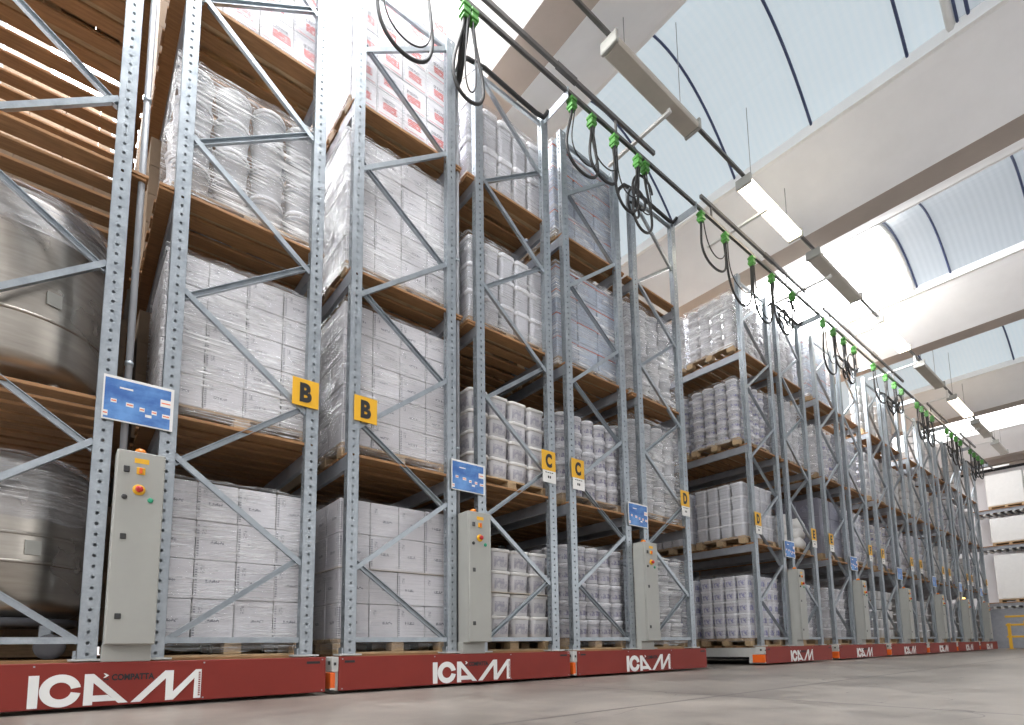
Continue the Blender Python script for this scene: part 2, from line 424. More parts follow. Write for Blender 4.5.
def deck_mesh(xa, xb, seedv, empty_deck=False):
    m = MB().mat('planks'); rr = random.Random(seedv); y = 0
    if not empty_deck:
        e = xb-.135 if xb > .65 else xa+.01
        m.box(e, e+.125, .01, RLEN, -.048, -.026, .003)
    while y < RLEN:
        w = .15+rr.uniform(-.012, .02); dx = rr.uniform(-.012, .012); dz = rr.uniform(0, .003)
        m.box(xa+dx, xb+dx, y, y+w, -.026+dz, dz, .003)
        y += w+(.09 if empty_deck else .058)+rr.uniform(0, .02)
    return m.mesh('plank_deck')
DECKS = [[deck_mesh(-.60, .70, 10+k) for k in range(4)], [deck_mesh(-.70, .60, 20+k) for k in range(4)]]; BARE = deck_mesh(-.69, .60, 99, True)
LETTERS = [[(.928, .242), (.930, .038), (.979, .038), (.979, .242)],
           [(1.206, .242), (1.206, .038), (1.2545, .038), (1.2545, .242)],
           [(1.2545, .242), (1.2545, .183), (1.394, .043), (1.448, .043)],
           [(1.2545, .100), (1.2545, .060), (1.378, .060), (1.335, .100)],
           [(1.463, .042), (1.518, .042), (1.663, .196), (1.709, .250), (1.657, .250)],
           [(1.663, .196), (1.664, .042), (1.712, .042), (1.709, .100), (1.709, .250)],
           [(1.709, .100), (1.712, .042), (1.841, .190), (1.885, .251), (1.847, .251)],
           [(1.841, .190), (1.838, .044), (1.884, .044), (1.885, .251)]]
def logo_mesh():
    m = MB().mat('white')
    for p in LETTERS: m.prism(p, -.003, .0)
    cx, cz, ro, ri = 1.087, .1405, .1045, .0535      # the C: a ring cut open on its right
    a0, a1 = math.radians(11), math.radians(349); N = 40
    for i in range(N):
        q = [a0+(a1-a0)*(i+k)/N for k in (0, 1)]
        m.prism([(cx+ro*math.cos(q[0]), cz+ro*math.sin(q[0])), (cx+ro*math.cos(q[1]), cz+ro*math.sin(q[1])),
                 (cx+ri*math.cos(q[1]), cz+ri*math.sin(q[1])), (cx+ri*math.cos(q[0]), cz+ri*math.sin(q[0]))], -.003, 0)
    m.prism([(1.304, .243), (1.314, .243), (1.335, .229), (1.314, .214), (1.304, .214), (1.318, .229)], -.004, 0)
    m.mat('black').prism([(1.306, .212), (1.320, .203), (1.333, .212), (1.333, .199), (1.306, .199)], -.004, 0)
    m.mat('red')
    for k in range(13): m.box(1.866, 1.879, -.0042, -.003, .062+k*.0135, .062+k*.0135+.0085)
    return m.mesh('lettering')
LOGO = logo_mesh(); COMP = text_mesh('COMPATTA', .058, 'black', .001, .0022)
def fit(me, x0, x1, z0, z1):
    xs = [v.co.x for v in me.vertices]; zs = [v.co.z for v in me.vertices]
    for v in me.vertices:
        v.co.x = x0+(v.co.x-min(xs))/(max(xs)-min(xs))*(x1-x0); v.co.z = z0+(v.co.z-min(zs))/(max(zs)-min(zs))*(z1-z0)
    return me
fit(COMP, 1.350, 1.592, .193, .237)

def rack(i):
    x0, fl, fr = BASES[i]
    r = tag(empty('mobile_rack', (x0, FY, 0)), 'galvanised rack on red base, ' + RACKNAME[i], 'rack', 'mobile racks in a row')
    L = lambda x: x-x0
    p = MB().mat('red').box(L(fl), L(fr), 0, .02, .028, .318, .004)
    for x in (L(fl)+.04, L(fr)-.04, L(fl)+.75, L(fl)+2.05):
        for z in (.045, .30): p.mat('galv').lathe([(.006, 0), (.006, .003)], 6)
    fp = obj('base_panel', MB().mat('red').box(L(fl), L(fr), 0, .02, .028, .318, .004), r)
    sc = MB().mat('galv')
    for x in (L(fl)+.03, L(fl)+.95, L(fl)+1.9, L(fr)-.03):
        for z in (.045, .298): sc.box(x-.005, x+.005, -.002, .0, z-.005, z+.005)
    obj('screw', sc, fp)
    st = MB().mat('black'); st.box(L(fl)+.05, L(fl)+.14, -.003, 0, .265, .285, .001); st.box(L(fr)-.16, L(fr)-.05, -.003, 0, .265, .285, .001)
    obj('handhold', st, fp)
    ldx = (0, 0, -.02, 0, .02, .02, .02, .02, .02)[i]
    link('lettering', LOGO, fp, (L(fl)+ldx, -.001, 0)); link('lettering', COMP, fp, (L(fl)+ldx, -.001, 0))
    # end unit with bumper, on the rack's left end
    e = obj('end_unit', MB().mat('cabin').box(L(fl)-.06, L(fl)-.002, .004, .16, .19, .318, .004).box(L(fl)-.03, L(fl)-.002, .02, .30, .03, .19), r)
    obj('bumper', MB().mat('orange').box(L(fl)-.07, L(fl)-.03, .0, .22, .045, .185, .006).mat('cabin').box(L(fl)-.075, L(fl)-.028, -.004, .0, .04, .055), e)
    bt = MB().mat('btnblack').box(L(fl)-.066, L(fl)-.06, .05, .08, .25, .28).box(L(fl)-.045, L(fl)-.025, -.002, .004, .245, .27)
    obj('sensor', bt, e)
    # chassis
    ch = MB().mat('cabin'); X0, X1 = L(fl)-.02, L(fr)-.01
    ch.box(X0, X1, .03, .19, .10, .31); ch.box(X0, X0+.05, .19, RLEN, .14, .305); ch.box(X1-.05, X1, .19, RLEN, .14, .305)
    for yy in (2.6, 5.4): ch.box(X0+.05, X1-.05, yy, yy+.15, .12, .30)
    ch.mat('rubber'); ch.box(X0+.1, X1-.1, .4, RLEN, .10, .13)
    obj('carriage', ch, r)
    for k, px in enumerate(POSTS):
        for row, yy in enumerate((PY-FY, PY-FY+2.78)):
            if row and i > 5: continue
            q = link('upright_post', POST, r, (px, yy, .335))
            if row == 0: link('foot_plate', FOOT, q)
    for b in (0, 1):
        for me in BR[b]: link('brace', me, r, (POSTS[2*b], PY-FY, .335))
    BM = beam_mesh().mesh('load_beam')
    BM2 = MB().mat('beam').bar((0, 0, 0), (0, RLEN-2.9, 0), [(-.022, -.065), (.022, -.065), (.022, .065), (-.022, .065)], up=Vector((0, 0, 1))).mesh('load_beam')
    for lv in (1, 2, 3):
        for b in (0, 1):
            for s_ in (0, 1):
                xx = POSTS[2*b+s_]+(-.03 if s_ == 0 else .03)
                link('load_beam', BM, r, (xx, .10, LEVEL[lv]-.026-.066))
                if i < 5: link('load_beam', BM2, r, (xx, 2.86, LEVEL[lv]-.026-.066))
            link('plank_deck', BARE if (i, b, lv) == (2, 1, 3) else DECKS[b][(i+b+lv) % 4], r, (BAYX[b], .115, LEVEL[lv]))
    for b in (0, 1): link('plank_deck', DECKS[b][(i+b) % 4], r, (BAYX[b], .20, LEVEL[0]))
    cd = MB().mat('pvc').tube([(1.335, .17, .31), (1.335, .17, TOP-.25)], .024, 10)
    for z in (2.5, 4.7, 6.4): cd.mat('galv').lathe([(.029, z), (.029, z+.03)], 10, 1.335, .17)
    obj('conduit', cd, r)
    # bracket holding the cable rail
    bm = MB().mat('galv'); bm.box(2.66, 2.672, -.36, .10, TOP-.13, TOP-.01); bm.box(2.655, 2.685, -.36, -.33, TOP-.02, TOP+.03)
    obj('rail_bracket', bm, r)
    tie = MB().mat('rubber').tube([(1.335, .17, TOP-.28), (1.36, .15, TOP-.14), (1.45, .12, TOP-.03), (1.7, .1, TOP+.0), (2.2, .08, TOP-.06), (2.5, .06, TOP-.10), (2.62, .05, TOP-.09), (2.66, .0, TOP-.02)], .028, 8)
    obj('power_cable', tie, r)
    return r
RACKS = [rack(i) for i in range(9)]

# ------------------------------------------------------------------ control cabinets, signs, notice boards
def cabinet(i):
    x0 = BASES[i][0]
    c = tag(empty('control_cabinet', (x0+1.29, 4.50, .318)), 'tall narrow beige control cabinet on ' + ['red base below the large blue board', 'red base between the B and C signs',
        'red base just before the open aisle', 'first red base beyond the aisle', 'second red base beyond the aisle', 'third red base beyond the aisle',
        'fourth red base beyond the aisle', 'fifth red base beyond the aisle, amber beacon lit', 'last red base, by the end wall'][i], 'control cabinet', 'control cabinets along the racks')
    z0, z1 = .115, 1.462
    obj('plinth', MB().mat('cab').box(-.005, .275, .11, .22, 0, z0+.002, .003), c)
    obj('cabinet_body', MB().mat('cab').box(0, .285, .022, .20, z0, z1, .004), c)
    d = obj('cabinet_door', MB().mat('cab').box(.003, .282, 0, .018, z0+.004, z1-.004, .005), c)
    h = MB().mat('btnblack')
    for z in (.285, .83): h.box(.045, .08, -.006, 0, z, z+.04, .003)
    obj('latch', h, d)
    lab = obj('warning_label', MB().mat('yellow').box(.10, .185, -.002, 0, 1.375, 1.41), d); lab['label'] = 'yellow warning label'
    obj('key_switch', MB().mat('btnblack').box(.04, .075, -.012, 0, 1.30, 1.345, .004), d)
    sw = obj('rotary_switch', MB().mat('yellow').box(.115, .165, -.008, 0, 1.295, 1.345, .003).mat('orange').box(.130, .148, -.022, -.008, 1.30, 1.34, .003), d); sw['label'] = 'yellow and orange rotary switch'
    def puck(z, x, key, r, t, r2=None, key2=None):
        m = MB().mat(key); m.lathe([(r, 0), (r, t), (r*.8, t+.004)], 16)
        if key2: m.mat(key2).lathe([(r2*.6, t), (r2*.6, t+.018), (r2, t+.022), (r2*.9, t+.034), (r2*.4, t+.04)], 16)
        me = m.mesh('button'); me.transform(Matrix.Rotation(PI/2, 4, 'X')); return me, (x, 0, z)
    for key, z, x, r, k2, nm, lb in (('yellow', 1.185, .135, .038, 'btnred', 'emergency_stop', 'red mushroom button on a yellow disc'), ('btnblack', 1.125, .055, .017, None, 'push_button', 'black push button'), ('btngreen', 1.120, .205, .018, None, 'push_button', 'green push button')):
        me, l = puck(z, x, key, r, .008, .024, k2); b = link(nm, me, d, l); b['label'] = lb
    lit = i == 7
    b = obj('beacon', MB().mat('btnblack').lathe([(.042, z1), (.042, z1+.012)], 16, .14, .12).mat('amberlit' if lit else 'amber').lathe([(.036, z1+.012), (.036, z1+.03), (.028, z1+.048), (.010, z1+.056)], 16, .14, .12), c)
    b['label'] = 'lit amber beacon' if lit else 'amber beacon dome'
for i in range(9): cabinet(i)

def bay_sign(letter, x, label, group=None, card=False):
    s = tag(empty('bay_sign', (x, 4.672, 2.625)), label, 'sign', 'yellow bay letter signs')
    obj('plate', MB().mat('yellow').box(-.115, .115, 0, .004, -.125, .125, .0015), s)
    me = text_mesh(letter, .26, 'black', .001, .013)
    fit(me, -.052, .052, -.088, .088); link('letter', me, s, (0, -.002, 0))
    if card:
        k = obj('paper_card', MB().mat('card').box(-.10, .115, 0, .003, -.275, -.125), s)
        m = MB().mat('black')
        for q in range(4): m.box(-.06+q*.035, -.035+q*.035, -.0015, 0, -.155, -.145)
        m.box(-.02, .0, -.0015, 0, -.22, -.19); m.box(.01, .03, -.0015, 0, -.22, -.19)
        obj('printed_marks', m, k)
bay_sign('B', 1.515, 'yellow sign with black B on rack post above red base, first of two')
bay_sign('B', 2.075, 'yellow sign with black B, second of two, on post beside the white cartons')
lets = 'CDEFGHIK'
for i in range(1, 9):
    L_ = lets[i-1]; x0 = BASES[i][0]; w = ['', 'before the aisle', 'before the aisle'][i] if i < 3 else 'beyond the aisle'
    bay_sign(L_, x0+2.595, f'yellow {L_} sign over white card, on last post of {["","second","third","fourth","fifth","sixth","seventh","eighth","last"][i]} rack', card=True)
    if i < 8: bay_sign(L_, BASES[i+1][0]+.215, f'yellow {L_} sign over white card, on first post of {["","third","fourth","fifth","sixth","seventh","eighth","last"][i]} rack', card=True)

def mat_blue():
    s = NT('glossy blue printed sheet')
    a = s.noise(4, 4, .6, stretch=(1, 1, 1.6))
    s.bsdf(s.mix(s.ramp(a, .4, .65), (.045, .13, .38, 1), (.13, .30, .62, 1)), .22)
    return s.m
MAT['blue'] = mat_blue()
def notice(i):
    x0 = BASES[i][0]
    n = tag(empty('notice_board', (x0+1.405, 4.664, 2.19)), 'blue printed notice board above the cabinet of the ' + ['nearest rack, largest in view', 'second rack', 'third rack, before the aisle', 'fourth rack, beyond the aisle', 'fifth rack', 'sixth rack', 'seventh rack', 'eighth rack', 'last rack'][i], 'notice board', 'blue notice boards')
    obj('backing', MB().mat('card').box(-.215, .215, .001, .005, -.165, .165), n)
    sh = obj('printed_sheet', MB().mat('blue').box(-.205, .195, -.001, .001, -.155, .145), n)
    if i < 5:
        for x, z, w, h in ((-.15, -.02, .035, .028), (-.055, -.03, .045, .03), (.02, -.045, .032, .03), (.095, -.05, .032, .03), (.17, -.06, .05, .03), (.165, .04, .07, .055), (-.08, .085, .08, .012), (.06, -.085, .04, .02), (-.195, -.12, .03, .04)):
            m = MB().mat('card').box(x-w/2, x+w/2, -.002, -.001, z-h/2, z+h/2)
            if h > .025: m.mat('orange').box(x-w*.4, x+w*.4, -.0026, -.002, z-.004, z+.004)
            obj('caption_label', m, sh)
for i in range(9): notice(i)

# ------------------------------------------------------------------ goods
def pallet_proto():
    r = empty('wooden_pallet', (0, 0, 0))
    for k in range(6): link('deck_board', bpy.data.meshes.get('deck_board') or MB().mat('palletwood').box(-.6, .6, 0, .13, .118, .140, .003).mesh('deck_board'), r, (0, k*.17+.01, 0))
    cross = MB().mat('palletwood').box(-.06, .06, 0, .99, .098, .118, .002).mesh('cross_board')
    blk = MB().mat('palletwood').box(-.065, .065, 0, .13, .02, .098, .004).mesh('block')
    skid = MB().mat('palletwood').box(-.6, .6, 0, .12, 0, .02, .002).mesh('skid')
    for x in (-.535, 0, .535):
        link('cross_board', cross, r, (x, 0, 0))
        for y in (0, .43, .86): link('block', blk, r, (x, y, 0))
    for y in (0, .435, .87): link('skid', skid, r, (0, y, 0))
    return r
PALLET = pallet_proto(); PALLET_USED = [0]
pm = MB().mat('palletwood')
for k in range(6): pm.box(-.6, .6, k*.17+.01, k*.17+.14, .118, .140)
for x in (-.535, 0, .535):
    pm.box(x-.06, x+.06, 0, .99, .098, .118)
    for y in (0, .43, .86): pm.box(x-.065, x+.065, y, y+.13, .02, .098)
for y in (0, .435, .87): pm.box(-.6, .6, y, y+.12, 0, .02)
PALLET_MESH = pm.mesh('wooden_pallet')
def pallet(x, y, z, where, parts=True):
    if parts:
        o = PALLET if not PALLET_USED[0] else copy_tree(PALLET); PALLET_USED[0] = 1
        o.location = (x, y, z)
    else: o = link('wooden_pallet', PALLET_MESH, None, (x, y, z))
    tag(o, 'flat wooden pallet under the load on ' + where, 'pallet', 'pallets on the racks')

def carton_mesh(w, d, h, key): return MB().mat(key).box(-w/2, w/2, -d/2, d/2, 0, h, .006).mesh('carton')
def pail_mesh(r, h, key, n=20):
    b = MB().mat(key).lathe([(r*.80, 0), (r*.82, .004), (r*.90, h*.74), (r*.95, h*.75), (r*.95, h*.80), (r*.90, h*.81), (r*.92, h-.03)], n, p=2.0).mesh('pail')
    l = MB().mat('lid').lathe([(r*.98, h-.042), (r*1.0, h-.040), (r*1.0, h-.014), (r*.97, h-.006), (r*.86, h-.004), (r*.84, h-.010)], n).mesh('lid')
    hd = MB().mat('galv')
    a = [(math.cos(t)*r*.97, -math.sin(t)*r*.97-.004, h*.80-math.sin(t)*h*.18) for t in [PI*k/10 for k in range(11)]]
    hd.tube(a, .003, 5)
    return b, l, hd.mesh('handle')
def tub_mesh(w, d, h, key, n=32):
    r = w/2; b = MB().mat(key).lathe([(r*.80, 0), (r*.83, .006), (r*.90, h*.78), (r*.90, h-.03)], n, p=7).mesh('tub')
    l = MB().mat('lid').lathe([(r*.975, h*.83), (r*.998, h*.84), (r*.998, h-.012), (r*.97, h-.004), (r*.9, h-.003)], n, p=7).mesh('lid')
    if d != w:
        for me in (b, l):
            for v in me.vertices: v.co.y *= d/w
    return b, l, None

ORD = ['top', 'second', 'third', 'fourth', 'fifth', 'sixth']
def rowname(k, n): return 'bottom row' if k == n-1 and n > 1 else ORD[k] + ' row'
def colname(k, n): return 'leftmost' if k == 0 else 'rightmost' if k == n-1 else ORD[k] + ' from left'
COUNT = {}
BULK = {}
def stack(kind, cat, noun, meshes, x, y, z, nx, ny, nz, w, d, h, where, group, cols=None, depth=None, jit=.003, brick=False, limit=300, board=None, parts=True, spin=False):
    """cols: how many columns from the left; depth: how many rows behind the front on the left side"""
    x0 = x-nx*w/2
    for k in range(nz):
        zz = z+h*(nz-1-k)+(.012 if board is not None and k < board else 0)
        off = (w*.25 if (k % 2) else -w*.25) if brick else 0
        for i in range(nx):
            for j in range(ny):
                if not (j == 0 or i == 0): continue
                if cols is not None and i >= cols and j == 0: continue
                if depth is not None and j > depth: continue
                px = x0+(i+.5)*w+random.uniform(-jit, jit); py = y+(j+.5)*d+random.uniform(-jit, jit)
                if brick: px = x0+(i+.5)*w+off*.0+random.uniform(-jit, jit)
                n = COUNT.get(kind, 0)
                if n >= limit:
                    BULK.setdefault(kind, []).append((meshes, (px, py, zz))); continue
                COUNT[kind] = n+1
                rz = random.uniform(-.012, .012)
                o = link(kind, meshes[0], None, (px, py, zz), rz)
                if parts:
                    for nm, me in zip(('lid', 'handle'), meshes[1:]):
                        if me: link(nm, me, o)
                pos = f'{rowname(k, nz)}, ' + (colname(i, nx) if j == 0 else f'{ORD[j]} behind corner')
                tag(o, f'{noun}, {pos}, {where}', cat, group)
    if board is not None:
        b = obj('layer_board', MB().mat('sheet').box(-nx*w/2-.01, nx*w/2+.01, -.01, ny*d, 0, .01, .002), None, (x, y, z+h*(nz-board)+.001))
        tag(b, 'thin layer board between the tiers of the load, ' + where, 'board', 'layer boards')

def film(x, y, z0, z1, w, d, where, heavy=False, seedv=0, top=False):
    """a loose skin of stretch film round one pallet load"""
    rr = random.Random(seedv); m = MB().mat(heavy if isinstance(heavy, str) else 'heavyfilm' if heavy else 'film'); m.smooth = True
    g = .012
    ring = []; nx, ny = 14, 10
    for i in range(nx): ring.append((-w/2-g+(w+2*g)*i/nx, -g))
    for i in range(ny): ring.append((w/2+g, -g+(d+2*g)*i/ny))
    for i in range(nx): ring.append((w/2+g-(w+2*g)*i/nx, d+g))
    for i in range(ny): ring.append((-w/2-g, d+g-(d+2*g)*i/ny))
    n = len(ring); rows = 16; vs = []
    for k in range(rows+1):
        t = k/rows
        for (px, py) in ring:
            q = 1+rr.uniform(-.002, .006)
            ez = rr.uniform(-.015, .02) if k in (0, rows) else 0
            vs.append((px*q, (py-d/2)*q+d/2, z0+(z1-z0)*t+ez))
    fs = [(k*n+i, k*n+(i+1) % n, (k+1)*n+(i+1) % n, (k+1)*n+i) for k in range(rows) for i in range(n)]
    m.add(vs, fs)
    o = obj('stretch_film', m, None, (x, y, 0))
    tag(o, 'clear stretch film wrapped round the load on ' + where, 'stretch film', 'stretch film round pallet loads')

def bx(i, b): return BASES[i][0]+BAYX[b]
P0 = .142
PL = [z+P0 for z in LEVEL]
SH = ['bottom shelf', 'second shelf', 'third shelf', 'top shelf']
BAYN = {(0, 0): 'of the tank bay', (0, 1): 'left of first B sign', (1, 0): 'right of second B sign', (1, 1): 'left of first C sign', (2, 0): 'right of second C sign',
        (2, 1): 'left of first D sign', (3, 0): 'beside the open aisle'}
for i in range(3, 9):
    BAYN[(i, 1)] = 'left of first %s sign' % lets[i-1]
    if i > 3: BAYN[(i, 0)] = 'right of second %s sign' % lets[i-2]
def wh(i, b, l): return SH[l] + ' ' + BAYN[(i, b)]

def cart(i, b, l, nx, ny, nz, w, d, h, key='carton', kind='carton', noun='white carton', heavy=False, wrap=True, board=None, cols=None, dx=0, depth=None, ext=0):
    x, y, z = bx(i, b)+dx, CY+.01, PL[l]
    pallet(bx(i, b)+dx, CY, LEVEL[l], wh(i, b, l))
    me = (carton_mesh(w-.005, d-.005, h-.004, key),)
    stack(kind, 'carton', noun, me, x, y, z, nx, ny, nz, w, d, h, wh(i, b, l), 'cartons on the ' + wh(i, b, l), board=board, cols=cols, depth=depth)
    if wrap: film(x, y, z-.10-ext, z+nz*h+.02, nx*w, ny*d, wh(i, b, l), heavy, i*10+b*5+l)

# nearest rack, right-hand bay
cart(0, 1, 0, 4, 3, 4, .30, .325, .312, 'cartonwrap')
cart(0, 1, 1, 4, 3, 5, .30, .325, .255, 'cartonwrap', heavy=True)
pa = pail_mesh(.148, .288, 'plainpail', 24)
pallet(bx(0, 1), CY, LEVEL[2], wh(0, 1, 2))
stack('pail', 'pail', 'grey-white round pail', pa, bx(0, 1), CY+.01, PL[2], 4, 3, 4, .30, .32, .29, wh(0, 1, 2), 'pails on the ' + wh(0, 1, 2))
film(bx(0, 1), CY, PL[2]-.12, PL[2]+1.17, 1.2, .97, wh(0, 1, 2), True, 3)
cart(0, 1, 3, 4, 3, 5, .30, .325, .30, 'redcarton', 'printed_carton', 'white red-printed carton', 'clearfilm')
# second rack
cart(1, 0, 0, 4, 3, 4, .30, .325, .325, heavy='clearfilm', board=2)
cart(1, 0, 1, 4, 3, 5, .30, .325, .285, heavy='film')
cart(1, 0, 2, 4, 3, 5, .30, .325, .285, 'cartonwrap', heavy=True)
cart(1, 0, 3, 4, 3, 6, .30, .325, .30, 'redcarton', 'printed_carton', 'white red-printed carton', 'clearfilm')
tb = tub_mesh(.285, .285, .25, 'tub')
for l, nz in ((0, 4), (1, 4)):
    pallet(bx(1, 1), CY, LEVEL[l], wh(1, 1, l))
    stack('tub', 'tub', 'square labelled white tub', tb, bx(1, 1), CY+.01, PL[l]+(.0 if l else .01), 4, 3, nz, .295, .32, .252, wh(1, 1, l), 'tubs on the ' + wh(1, 1, l), board=2 if l == 0 else None)
can = tub_mesh(.232, .232, .335, 'body'); can2 = tub_mesh(.232, .232, .50, 'body')
pallet(bx(1, 1), CY, LEVEL[2], wh(1, 1, 2))
stack('canister', 'canister', 'white square canister', can, bx(1, 1), CY+.01, PL[2]+.02, 5, 4, 3, .24, .24, .34, wh(1, 1, 2), 'canisters on the ' + wh(1, 1, 2))
pallet(bx(1, 1), CY, LEVEL[3], wh(1, 1, 3))
stack('canister', 'canister', 'tall white square canister', can2, bx(1, 1), CY+.01, PL[3]+.02, 5, 4, 2, .24, .24, .51, wh(1, 1, 3), 'canisters on the ' + wh(1, 1, 3))
for l, zz in ((2, PL[2]+1.07), (3, PL[3]+1.07)): film(bx(1, 1), CY+.01, PL[l]-.06, zz, 1.2, .96, wh(1, 1, l), False, 40+l)
# third rack
pb = pail_mesh(.118, .233, 'pail'); pb2 = pail_mesh(.118, .215, 'pail')
for l, nz, m_, hh in ((0, 5, pb, .238), (1, 5, pb2, .220)):
    pallet(bx(2, 0), CY, LEVEL[l], wh(2, 0, l))
    stack('pail', 'pail', 'white labelled round pail', m_, bx(2, 0), CY+.01, PL[l]+.01, 5, 4, nz, .24, .24, hh, wh(2, 0, l), 'pails on the ' + wh(2, 0, l))
    film(bx(2, 0), CY+.01, PL[l]-.1, PL[l]+.02+nz*hh, 1.2, .96, wh(2, 0, l), 'clearfilm', 50+l)
cr = (MB().mat('crate').box(-.195, .195, -.155, .155, 0, .30, .012).mesh('crate'), MB().mat('crate').box(-.2, .2, -.16, .16, .275, .325, .008).mat('orange').box(-.201, .201, -.161, .161, .268, .275).mesh('lid'), None)
for l in (2, 3):
    pallet(bx(2, 0), CY, LEVEL[l], wh(2, 0, l))
    stack('crate', 'crate', 'grey-blue lidded crate', cr, bx(2, 0), CY+.01, PL[l]+.005, 3, 3, 4 if l == 2 else 4, .405, .325, .33, wh(2, 0, l), 'crates on the ' + wh(2, 0, l))
    film(bx(2, 0), CY+.01, PL[l]-.12, PL[l]+1.35, 1.22, .98, wh(2, 0, l), True, 60+l)
pc = pail_mesh(.145, .225, 'plainpail'); pd = pail_mesh(.145, .225, 'plainpail')
for l, nz, hh in ((0, 5, .235), (1, 6, .235), (2, 6, .235)):
    pallet(bx(2, 1), CY, LEVEL[l], wh(2, 1, l))
    stack('pail', 'pail', 'white round pail', pc, bx(2, 1), CY+.01, PL[l]+.005, 4, 3, nz, .298, .32, hh, wh(2, 1, l), 'pails on the ' + wh(2, 1, l))
    film(bx(2, 1), CY+.01, PL[l]-.1, PL[l]+.03+nz*hh, 1.2, .97, wh(2, 1, l), True, 70+l)
# first rack beyond the aisle: its left side is open to view
AX = BASES[3][0]+.58
wt = tub_mesh(.235, .235, .222, 'bluepail'); st = tub_mesh(.235, .238, .245, 'body')
pe = pail_mesh(.118, .188, 'bluepail'); pf = pail_mesh(.118, .205, 'bluepail')
def aisle(l, kind, noun, me, nx, ny, nz, w, d, h, heavy, second=True, wrap=True):
    for q, y in enumerate((CY, CY+1.06)):
        if q and not second: continue
        w_ = wh(3, 0, l) if q == 0 else SH[l] + ' beside open aisle, rear pallet'
        pallet(AX, y, LEVEL[l], w_)
        stack(kind, kind, noun, me, AX, y+.005, PL[l]+.004, nx, ny, nz, w, d, h, w_, f'{kind}s on the ' + w_, depth=None)
        if wrap: film(AX, y, PL[l]-.06, PL[l]+.02+nz*h, nx*w, ny*d, w_, heavy, 80+l*3+q)
aisle(0, 'tub', 'blue-labelled white tub', wt, 5, 4, 5, .24, .242, .226, 'clearfilm')
aisle(1, 'tub', 'plain white square tub', st, 5, 4, 4, .24, .242, .25, 'clearfilm')
aisle(2, 'pail', 'white blue-labelled pail', pe, 5, 4, 6, .24, .242, .192, 'film')
aisle(3, 'pail', 'white blue-labelled pail', pf, 5, 4, 5, .24, .242, .21, True)
# the rest of the row, seen in slivers
pg = pail_mesh(.145, .215, 'bluepail', 16); ph = tub_mesh(.29, .29, .235, 'tub', 24); pk = tub_mesh(.28, .28, .24, 'body', 24)
def sliver(i, b, l, kind, noun, me, nx, nz, w, h, limit=300, heavy=False, wrap=True, parts=True):
    pallet(bx(i, b), CY, LEVEL[l], wh(i, b, l), False)
    stack(kind, kind, noun, me, bx(i, b), CY+.01, PL[l]+.004, nx, 3, nz, w, w, h, wh(i, b, l), f'{kind}s on the ' + wh(i, b, l), depth=1, limit=limit, parts=parts)
    if wrap: film(bx(i, b), CY+.01, PL[l]-.05, PL[l]+.02+nz*h, nx*w, 3*w, wh(i, b, l), heavy, 200+i*20+b*7+l)
for l, nz in ((0, 5), (2, 6), (3, 5)): sliver(3, 1, l, 'pail', 'white labelled pail', pg, 4, nz, .295, .22, heavy=l > 1)
for l in (0, 2): sliver(4, 0, l, 'pail', 'white labelled pail', pg, 4, 5, .295, .22, heavy=l > 1)
sliver(4, 1, 0, 'pail', 'white labelled pail', pg, 4, 5, .295, .22)
sliver(4, 1, 1, 'tub', 'labelled white tub', ph, 4, 5, .295, .24)
sliver(4, 1, 2, 'tub', 'labelled white tub', ph, 4, 5, .295, .24)
for l in (3,): sliver(4, 0, l, 'crate', 'grey-blue lidded crate', cr, 3, 4, .405, .33, heavy=True)
# white sacks on the second shelf by the first E sign
def sack_mesh():
    m = MB().mat('sack'); m.smooth = True; n = 20; rows = 9; vs = []; rr = random.Random(3)
    for k in range(rows+1):
        t = k/rows; zz = .24*t; b = math.sin(PI*(.08+.84*t))**.25
        for i in range(n):
            a = 2*PI*i/n; c, d = math.cos(a), math.sin(a); q = (abs(c)**3.5+abs(d)**3.5)**(-1/3.5)
            vs.append((.30*q*c*b*(1+rr.uniform(-.03, .03)), .23*q*d*b*(1+rr.uniform(-.03, .03)), zz+rr.uniform(-.006, .006)+.03*math.sin(3*a)*t))
    m.add(vs, [(k*n+i, k*n+(i+1) % n, (k+1)*n+(i+1) % n, (k+1)*n+i) for k in range(rows) for i in range(n)]+[tuple(range(n))[::-1], tuple(range(rows*n, rows*n+n))])
    return m.mesh('sack')
pallet(bx(3, 1), CY, LEVEL[1], wh(3, 1, 1), False)
stack('sack', 'sack', 'full white plastic sack', (sack_mesh(),), bx(3, 1), CY+.02, PL[1], 2, 2, 3, .59, .46, .20, wh(3, 1, 1), 'sacks on the ' + wh(3, 1, 1))
pallet(bx(4, 0), CY, LEVEL[1], wh(4, 0, 1), False)
stack('printed_carton', 'carton', 'dark grey printed carton', (carton_mesh(.575, .48, .415, 'darkcarton'),), bx(4, 0), CY+.01, PL[1], 2, 2, 3, .585, .49, .42, wh(4, 0, 1), 'cartons on the ' + wh(4, 0, 1))
for i in range(5, 9):
    for b in (0, 1):
        for l in range(4):
            if (i, b, l) in ((6, 0, 3), (8, 1, 3), (7, 1, 3)): continue
            k = (i+b+l) % 3
            pallet(bx(i, b), CY, LEVEL[l], wh(i, b, l), False)
            kind, noun, me, h = (('pail', 'white labelled pail', pg, .22), ('tub', 'labelled white tub', ph, .24), ('tub', 'plain white tub', pk, .245))[k]
            stack(kind, kind, noun, (me[0],), bx(i, b), CY+.01, PL[l]+.004, 4, 3, 5, .295, .295, h, wh(i, b, l), f'{kind}s on the ' + wh(i, b, l), depth=0, limit=300, parts=False)
